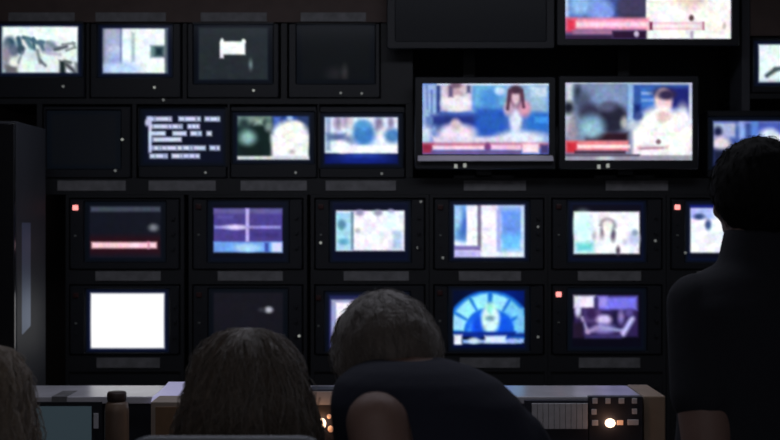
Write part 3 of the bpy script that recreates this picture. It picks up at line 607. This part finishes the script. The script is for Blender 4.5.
lo = bpy.data.objects.new('panel_light', L); col.objects.link(lo); lo.parent = ip; lo.location = Vector((PX(609, d_), d_-.05, fz(421, d_)))-ip.location

# ------------------------------------------------------------------ chairs
def office_chair(cx, cy, w, ztop, label, yback):
    t = thing('office_chair', (cx, cy, 0), label, 'chair', 'office chairs at the control desk')
    obj('seat', bx(cx-.23, cx+.23, cy-.2, cy+.24, .40, .45, bev=.02), 'chair', t)
    # back: upright cushion with rounded top corners, pale rim along its edge
    def outline(k, z0, z1, rad):
        pts = []
        for sx, a0, a1 in ((1, 0, 90), (-1, 90, 180)):
            for q in range(7):
                a = math.radians(a0+(a1-a0)*q/6); pts.append((cx+sx*(k-rad)+rad*math.cos(a), z1-rad+rad*math.sin(a)))
        pts += [(cx-k*.85, z0), (cx+k*.85, z0)]
        return pts
    P = outline(w/2-.008, .55, ztop-.008, .03); n = len(P)
    vs = [(x, yback-.02, z) for x, z in P]+[(x, yback+.02, z) for x, z in P]
    fs = [tuple(range(n)), tuple(range(n, 2*n))[::-1]]+[(k, (k+1)%n, n+(k+1)%n, n+k) for k in range(n)]
    obj('backrest', MB().add(vs, fs), 'chair', t)
    P2 = outline(w/2-.004, .55, ztop-.004, .034)
    mb = MB()
    for k in range(n):
        a, b = P2[k], P2[(k+1)%n]; mb.cyl((a[0], yback, a[1]), (b[0], yback, b[1]), .005, n=8)
    obj('backrest_rim', mb, 'chairrim', t)
    obj('back_support', bx(cx-.03, cx+.03, yback-.035, yback-.0205, .36, .75).box(cx-.03, cx+.03, yback-.03, cy-.1, .36, .385), 'rack', t)
    obj('column', MB().cyl((cx, cy, .12), (cx, cy, .40), .028), 'chrome', t)
    for k in range(5):
        a = math.radians(90+72*k); e = (cx+.28*math.cos(a), cy+.28*math.sin(a), .075)
        l = obj('leg', MB().tube([(cx, cy, .12), e], [.025, .016], n=8), 'rack', t)
        obj('caster', MB().cyl((e[0]-.014, e[1], .027), (e[0]+.014, e[1], .027), .027), 'blackgloss', l)
    return t

# ------------------------------------------------------------------ people
def head_into(mb, c, R, s=1.0):
    def P(x, y, z): return Vector(c)+R @ Vector((x*s, y*s, z*s))
    def E(x, y, z, a, b, d, n=3): mb.ell(P(x, y, z), (a*s, b*s, d*s), R, n)
    E(0,-.012,.028,.076,.094,.088); E(0,.022,.0,.068,.072,.085); E(0,.032,-.052,.052,.058,.058); E(0,.052,-.082,.026,.034,.028)
    E(0,.085,.028,.052,.018,.014,2)                       # brow
    mb.tube([P(0,.093,.02), P(0,.110,-.012), P(0,.108,-.022)], [.009*s, .013*s, .014*s], n=10)   # nose
    E(0,.088,-.052,.022,.012,.006,2); E(0,.086,-.062,.020,.012,.007,2)                           # lips
    for q in (-1, 1):
        E(q*.076,-.005,-.008,.009,.018,.031,2); E(q*.046,.062,-.022,.02,.02,.022,2)
def hand_into(mb, wrist, d, n, side, s=1.0, curl=.5):
    """d: pointing direction, n: back-of-hand normal, side: +1/-1 where the thumb leaves"""
    wrist = Vector(wrist); d = Vector(d).normalized(); n = Vector(n); n = (n-d*n.dot(d)).normalized(); t = d.cross(n)*side
    mb.loft([(wrist, .026*s, .018*s, t, n), (wrist+d*.035*s, .034*s, .016*s, t, n), (wrist+d*.085*s, .041*s, .014*s, t, n), (wrist+d*.098*s, .034*s, .010*s, t, n)], n=16)
    for k, (o, ln) in enumerate(((.030,.070),(.010,.080),(-.010,.074),(-.029,.058))):
        b = wrist+d*.085*s+t*o*s; e1 = b+(d*math.cos(curl*.4)-n*math.sin(curl*.4))*ln*.48*s
        e2 = e1+(d*math.cos(curl)-n*math.sin(curl))*ln*.32*s; e3 = e2+(d*math.cos(curl*1.5)-n*math.sin(curl*1.5))*ln*.26*s
        mb.tube([b, e1, e2, e3], [.0095*s, .009*s, .0082*s, .007*s], n=10)
    b = wrist+d*.025*s+t*.024*s
    mb.tube([b, b+(d*.6+t*.8)*.042*s-n*.006*s, b+(d*.85+t*.85)*.068*s-n*.014*s], [.014*s, .011*s, .009*s], n=10)

def person(spec):
    S = spec; base = Vector(S['base'])
    t = thing('person', base, S['label'], 'person')
    V = Vector
    def arm(mb, a, g=0.0, upto=None):
        sh, el, wr = V(a['sh']), V(a['el']), V(a['wr'])
        mid = (sh+el)/2; fm = el.lerp(wr, .3); r_ = a.get('r', 1)
        if upto is None: mb.tube([sh, mid, el, fm, wr], [.052+g, .046*r_+g, .038*r_+g, .038*r_+g, .026+g], n=16)
        else:
            e = sh.lerp(el, upto); mb.tube([sh, sh.lerp(el, upto*.6), e], [.062+g, .064+g, .066+g], n=18)
    def leg(mb, l, g=0.0, shorty=1):
        hp, kn, an = V(l['hip']), V(l['knee']), V(l['ankle'])
        mb.tube([hp, hp.lerp(kn, .5), kn, kn.lerp(an, .35), an], [.086+g, .074+g, .055+g, .053+g, .036+g], n=16)
    def torso(mb, g=0.0, i0=0, i1=None):
        mb.loft([(V(c), rw+g, rd+g, V(ax).normalized(), V(dx).normalized()) for c, rw, rd, ax, dx in S['torso'][i0:i1]])
    nk, hc = V(S['neck']), V(S['head']); R = Matrix.Rotation(S['yaw'], 3, 'Z') @ Matrix.Rotation(S.get('pitch', 0), 3, 'X') @ Matrix.Rotation(S.get('roll', 0), 3, 'Y')
    hs = S.get('hs', 1.0)
    b = MB(); torso(b)
    for a in S['arms']:
        arm(b, a); hand_into(b, a['wr'], a['hd'], a['hn'], a['side'], .95)
    for l in S['legs']:
        leg(b, l)
        an = V(l['ankle']); f = V(l.get('fwd', (0,1,0)))
        b.tube([an-f*.03+V((0,0,-.03)), an+f*.08+V((0,0,-.045)), an+f*.16+V((0,0,-.055))], [.034,.03,.022], n=12)
    b.tube([nk, nk.lerp(hc, .45), hc+R @ V((0,-.012,-.04))], [.062, .054, .052], n=16)
    head_into(b, hc, R, hs)
    obj('body', fuse(b, .0075, 5), S['skin'], t, smooth=True)
    for q in (-1, 1):
        obj('eye', MB().ell(hc+R @ V((q*.031*hs, .083*hs, .008*hs)), (.011,.011,.011), None, 2), 'eye', t, smooth=True)
    s = MB(); torso(s, .010, 0, None)
    for a in S['arms']:
        if a.get('bare'): continue
        if S.get('sleeve'): arm(s, a, .0, S['sleeve'])
        else: arm(s, a, .012)
    sm = fuse(s, .009, 6); 
    obj('shirt', sm, S['shirt'], t, smooth=True)
    p = MB()
    for l in S['legs']: leg(p, l, .010)
    c, rw, rd, ax, dx = S['torso'][0]
    p.ell(c, (rw+.012, rd+.012, .10))
    obj('trousers', fuse(p, .011, 5), 'jeans', t, smooth=True)
    for l in S['legs']:
        an = V(l['ankle']); f = V(l.get('fwd', (0,1,0))); z0 = base.z
        m = MB().tube([V((an.x, an.y, z0+.05))-f*.035, V((an.x, an.y, z0+.05))+f*.07, V((an.x, an.y, z0+.042))+f*.19], [.046,.045,.038], n=14)
        m.v = [(x, y, max(z, z0+.002)) for x, y, z in m.v]
        obj('shoe', m, 'shoe', t, smooth=True)
    return t, hc, R

def strands(mb, pts, r, n=3):
    pts = [Vector(p) for p in pts]; vs = []; fs = []; u = None
    for i, p in enumerate(pts):
        t = (pts[min(i+1,len(pts)-1)]-pts[max(i-1,0)]).normalized(); u = t.orthogonal() if u is None else u
        u = (u-t*u.dot(t)).normalized(); v = t.cross(u); rr = r*(1-.55*(i/(len(pts)-1))**2)
        for k in range(n): a = 2*math.pi*k/n; vs.append(p+(u*math.cos(a)+v*math.sin(a))*rr)
    for i in range(len(pts)-1):
        for k in range(n): fs.append((i*n+k, i*n+(k+1)%n, (i+1)*n+(k+1)%n, (i+1)*n+k))
    mb.add(vs, fs)

def long_hair(t, c, R, prof, m, seed, depth=1.0, curl=.006, label=None, freq=26):
    """prof: list of (dz from head centre, half width). Volume with locks plus strands, open over the face"""
    c = Vector(c); rr = random.Random(seed)
    zs = [p[0] for p in prof]; ws = [p[1] for p in prof]
    def wid(z): return float(np.interp(-z, [-a for a in zs], ws))
    def surf(th, z, grow=0.0):
        w = wid(z)*(1+.02*math.sin(3*th+seed))
        dpt = min(w*1.15, .118)*depth
        front = math.sin(th)        # +1 is the face side
        x = (w+grow)*math.cos(th); y = (dpt+grow)*math.sin(th)
        if front > 0 and z < .06:   # hair drawn back from the face
            k = min(1, (.06-z)/.04)*max(0, min(1, (front-.25)/.3)); y = y*(1-k)+.02*k
        lock = noise.noise(Vector((math.cos(th)*6+seed, math.sin(th)*6, z*5)))*.014+noise.noise(Vector((math.cos(th)*14, math.sin(th)*14+seed, z*11)))*.007+math.sin(th*freq+z*30+3*math.sin(z*40))*.0022
        q = 1+lock/max(w, .03)
        return c+Vector((x*q, y*q-.008, z))
    mb = MB(); n = 72; Zs = np.linspace(zs[0], zs[-1], 46); vs = []; fs = []
    for z in Zs:
        for k in range(n): vs.append(surf(2*math.pi*k/n, float(z)))
    for i in range(len(Zs)-1):
        for k in range(n): fs.append((i*n+k, i*n+(k+1)%n, (i+1)*n+(k+1)%n, (i+1)*n+k))
    fs += [tuple(range(n)), tuple(range((len(Zs)-1)*n, len(Zs)*n))[::-1]]
    mb.add(vs, fs)
    for s in range(800):
        th = rr.uniform(0, 2*math.pi)
        if math.sin(th) > .45: continue
        z0 = rr.choice((zs[0]-.0005, rr.uniform(-.02, zs[0]-.002))); z1 = rr.uniform(zs[-1]+.01, zs[-1]-.03) if rr.random() < .6 else z0-rr.uniform(.08, .2)
        z1 = max(z1, zs[-1]-.03); pts = []; ph = rr.uniform(0, 6); g = rr.uniform(.0, .006); am = rr.uniform(.4, 1.3)*curl
        N = 16
        for i in range(N):
            f = i/(N-1); z = z0+(z1-z0)*(f**1.3); tt = th+.12*math.sin(f*3+ph)*1.0
            p = surf(tt+.05*math.sin(f*14+ph*2), max(z, zs[-1]), g+am*(1+math.sin(f*16+ph))*.5)
            p.z = c.z+z; pts.append(p)
        strands(mb, pts, rr.uniform(.0007, .0014))
    o = obj('hair', mb, m, t, smooth=True)
    if label: o['label'] = label
    return o

def short_hair(t, c, R, s, m, seed, thick=.016, low=-.05, label=None, nst=500, ruf=.004):
    c = Vector(c); mb = MB(); rr = random.Random(seed)
    def surf(dv, g=0):
        dv = dv.normalized(); r = Vector((.082*s+thick*.7, .104*s+thick*.7, .097*s+thick))
        p = Vector((dv.x*r.x, dv.y*r.y-.012*s, dv.z*r.z+.024*s))
        return p+dv*(g+noise.noise(dv*7+Vector((seed,0,0)))*ruf)
    b = bmesh.new(); bmesh.ops.create_icosphere(b, subdivisions=5, radius=1)
    for v in b.verts:
        dv = v.co.normalized(); p = surf(dv)
        # hairline: high over the face, low at the nape
        lim = low*s+max(0, dv.y+.15)*.16*s
        if p.z < lim:
            k = min(1, (lim-p.z)/.02); p = p*(1-.30*k); 
            if p.z < lim-.03: p.z = lim-.03
        v.co = c+R @ p
    mb.bm(b)
    for i in range(nst):
        dv = Vector((rr.gauss(0,1), rr.gauss(0,1), rr.gauss(0,1))).normalized()
        p = surf(dv); lim = low*s+max(0, dv.y+.15)*.16*s
        if p.z < lim: continue
        tang = Vector((dv.x*.3, -.2, -1))+Vector((rr.uniform(-.5,.5), rr.uniform(-.5,.5), 0)); tang = (tang-dv*tang.dot(dv)).normalized()
        L = rr.uniform(.02, .04)
        pts = []
        for q in range(5):
            f = q/4; dd = (dv*.12+tang*L*f*1.1).normalized(); pts.append(c+R @ surf(dd, .0005+.006*f*rr.uniform(.3,1)))
        strands(mb, pts, rr.uniform(.0006, .001))
    o = obj('hair', mb, m, t, smooth=True)
    if label: o['label'] = label
    return o

Xa, Ya = (1,0,0), (0,1,0)
def seated(cx, cy, headz, label, shirt, skin):
    dz = headz-1.12
    return dict(label=label, base=(cx, cy, 0), shirt=shirt, skin=skin, yaw=0, neck=(cx, cy-.005, .965+dz), head=(cx, cy+.02, headz), pitch=-.08, hs=.95,
        torso=[((cx, cy-.02, .50), .165, .105, Xa, Ya), ((cx, cy-.02, .60), .155, .10, Xa, Ya), ((cx, cy-.01, .70), .13, .092, Xa, Ya), ((cx, cy, .82+dz), .15, .10, Xa, Ya), ((cx, cy, .90+dz), .165, .095, Xa, Ya), ((cx, cy-.005, .95+dz), .12, .07, Xa, Ya), ((cx, cy-.005, .975+dz), .06, .055, Xa, Ya)],
        arms=[dict(sh=(cx+q*.165, cy, .90+dz), el=(cx+q*.215, cy+.17, .75+dz*.3), wr=(cx+q*.14, cy+.46, .80), hd=(-q*.25, 1, -.1), hn=(0,0,1), side=q) for q in (-1, 1)],
        legs=[dict(hip=(cx+q*.085, cy, .53), knee=(cx+q*.10, cy+.42, .54), ankle=(cx+q*.11, cy+.44, .09)) for q in (-1, 1)])

# woman with long hair in the middle left
dA = 2.02; cA = PX(247, dA)
hz = 1.118
tA, hc, R = person(seated(cA, dA-.02, hz, 'seated person with long brown hair seen from behind in front of the dark rack monitor', 'navy', 'skin'))
k = dA/FPX
ztop = CZ-(327-220)*k
prof = [(ztop-hz, .008), (ztop-hz-.004, .018), (CZ-(333-220)*k-hz, .037), (CZ-(341-220)*k-hz, .057), (CZ-(352-220)*k-hz, .073), (CZ-(370-220)*k-hz, .087), (CZ-(390-220)*k-hz, .098), (CZ-(410-220)*k-hz, .109), (CZ-(430-220)*k-hz, .118), (-.22, .117), (-.27, .105)]
long_hair(tA, (cA, dA-.0, hz), R, prof, 'hairbrown', 3, curl=.011, label='long wavy brown hair')
office_chair(cA-.005, dA-.02, PX(344, 1.80)-PX(144, 1.80), CZ-(434.5-220)*1.80/FPX, 'dark office chair with pale rim under the person with long brown hair', 1.79)

# person cut by the left edge
dB = 2.0; cB = PX(-24, dB); hzB = 1.075
sp = seated(cB, dB-.02, hzB, 'seated person with curly blond hair cut off by the left edge of the photo', 'shirt', 'skin')
tB, hc, R = person(sp)
k = dB/FPX
prof = [(CZ-(343-220)*k-hzB, .008), (CZ-(344-220)*k-hzB-.002, .024), (CZ-(349-220)*k-hzB, .052), (CZ-(360-220)*k-hzB, .075), (CZ-(375-220)*k-hzB, .085), (CZ-(400-220)*k-hzB, .090), (CZ-(425-220)*k-hzB, .096), (CZ-(440-220)*k-hzB, .098), (-.21, .09)]
long_hair(tB, (cB, dB, hzB), R, prof, 'hairblond', 11, curl=.012, label='curly ash blond hair', freq=17)
office_chair(cB-.02, dB-.02, .34, .90, 'dark office chair under the blond person at the left edge', 1.79)

# person leaning to the left
def P(px, py, d): return (PX(px, d), d, CZ-(py-220)*d/FPX)
hipx = .12
C = dict(label='short-haired person in dark navy top hunched forward over the desk with one bare upper arm', base=(hipx, 1.99, 0), shirt='navy', skin='darkskin',
    yaw=math.radians(24), pitch=math.radians(-20), roll=math.radians(-5), hs=1.08, neck=(.03, 2.03, 1.15), head=(-.008, 2.13, 1.168),
    torso=[((hipx, 1.99, .52), .17, .11, Xa, Ya), ((hipx-.01, 1.97, .66), .16, .11, Xa, Ya), ((.10, 1.94, .84), .165, .11, Xa, Ya), ((.088, 1.945, .98), .172, .105, Xa, Ya), ((.082, 1.96, 1.07), .172, .10, Xa, Ya), ((.060, 1.97, 1.135), .158, .092, Xa, Ya), ((.046, 1.985, 1.170), .134, .08, Xa, Ya), ((.038, 2.0, 1.19), .098, .068, Xa, Ya), ((.032, 2.02, 1.202), .055, .05, Xa, Ya)],
    arms=[dict(bare=1, r=1.08, sh=(-.024, 1.862, 1.116), el=(.035, 1.80, .84), wr=(-.09, 2.06, .80), hd=(-.1, 1, -.03), hn=(0,0,1), side=-1),
          dict(sh=(.215, 1.97, 1.06), el=(.30, 2.08, .85), wr=(.18, 2.42, .80), hd=(-.4, .9, -.03), hn=(0,0,1), side=1)],
    legs=[dict(hip=(hipx-.085, 1.99, .53), knee=(hipx-.13, 2.38, .53), ankle=(hipx-.13, 2.39, .09)), dict(hip=(hipx+.085, 1.99, .53), knee=(hipx+.13, 2.38, .53), ankle=(hipx+.13, 2.39, .09))],
    sleeve=.10)
tC, hc, R = person(C)
short_hair(tC, hc, R, 1.07, 'hairgrey', 5, thick=.018, low=-.04, label='short greyish brown hair', nst=900)
st = thing('stool', (hipx, 1.97, 0), 'black round stool under the hunched person', 'stool')
obj('seat', lathe([(.16,.40),(.18,.41),(.18,.435),(.16,.445)], (hipx, 1.97)), 'chair', st, smooth=True)
obj('column', MB().cyl((hipx, 1.97, .03), (hipx, 1.97, .40), .025), 'chrome', st)
obj('foot_plate', lathe([(.2,0),(.2,.015),(.04,.035),(.026,.06)], (hipx, 1.97)), 'rack', st)

# standing person at the right
dD = 2.3; cD = PX(756, dD)
q = dD/FPX
sz = CZ-(285-220)*q
D_ = dict(label='standing person in black short-sleeved top with dark hair, at the right edge', base=(cD, dD, 0), shirt='shirt', skin='darkskin',
    yaw=math.radians(14), pitch=0, hs=.95, neck=(cD, dD, sz+.03), head=(cD+.002, dD+.02, CZ-(199-220)*q),
    torso=[((cD, dD, .84), .165, .11, Xa, Ya), ((cD, dD, .93), .16, .11, Xa, Ya), ((cD, dD, 1.04), .15, .10, Xa, Ya), ((cD, dD, 1.17), .155, .11, Xa, Ya), ((cD, dD, sz-.04), .155, .11, Xa, Ya), ((cD, dD, sz+.015), .13, .08, Xa, Ya), ((cD, dD, sz+.045), .068, .06, Xa, Ya), ((cD+.002, dD+.01, sz+.115), .052, .054, Xa, Ya)],
    arms=[dict(sh=(cD-.125, dD-.01, sz-.035), r=1.2, el=(cD-.124, dD-.08, sz-.335), wr=(cD-.02, dD+.16, sz-.29), hd=(1,.3,.2), hn=(0,.9,.2), side=1),
          dict(sh=(cD+.168, dD-.01, sz-.035), el=(cD+.19, dD-.04, sz-.33), wr=(cD+.04, dD+.19, sz-.25), hd=(-1,.2,.2), hn=(0,.9,.2), side=-1)],
    legs=[dict(hip=(cD-.085, dD, .86), knee=(cD-.10, dD+.01, .48), ankle=(cD-.11, dD-.01, .09)), dict(hip=(cD+.085, dD, .86), knee=(cD+.10, dD+.01, .48), ankle=(cD+.11, dD-.01, .09))],
    sleeve=.60)
tD, hc, R = person(D_)
short_hair(tD, hc, R, .95, 'hairblack', 9, thick=.014, low=-.10, label='short black hair', nst=500)
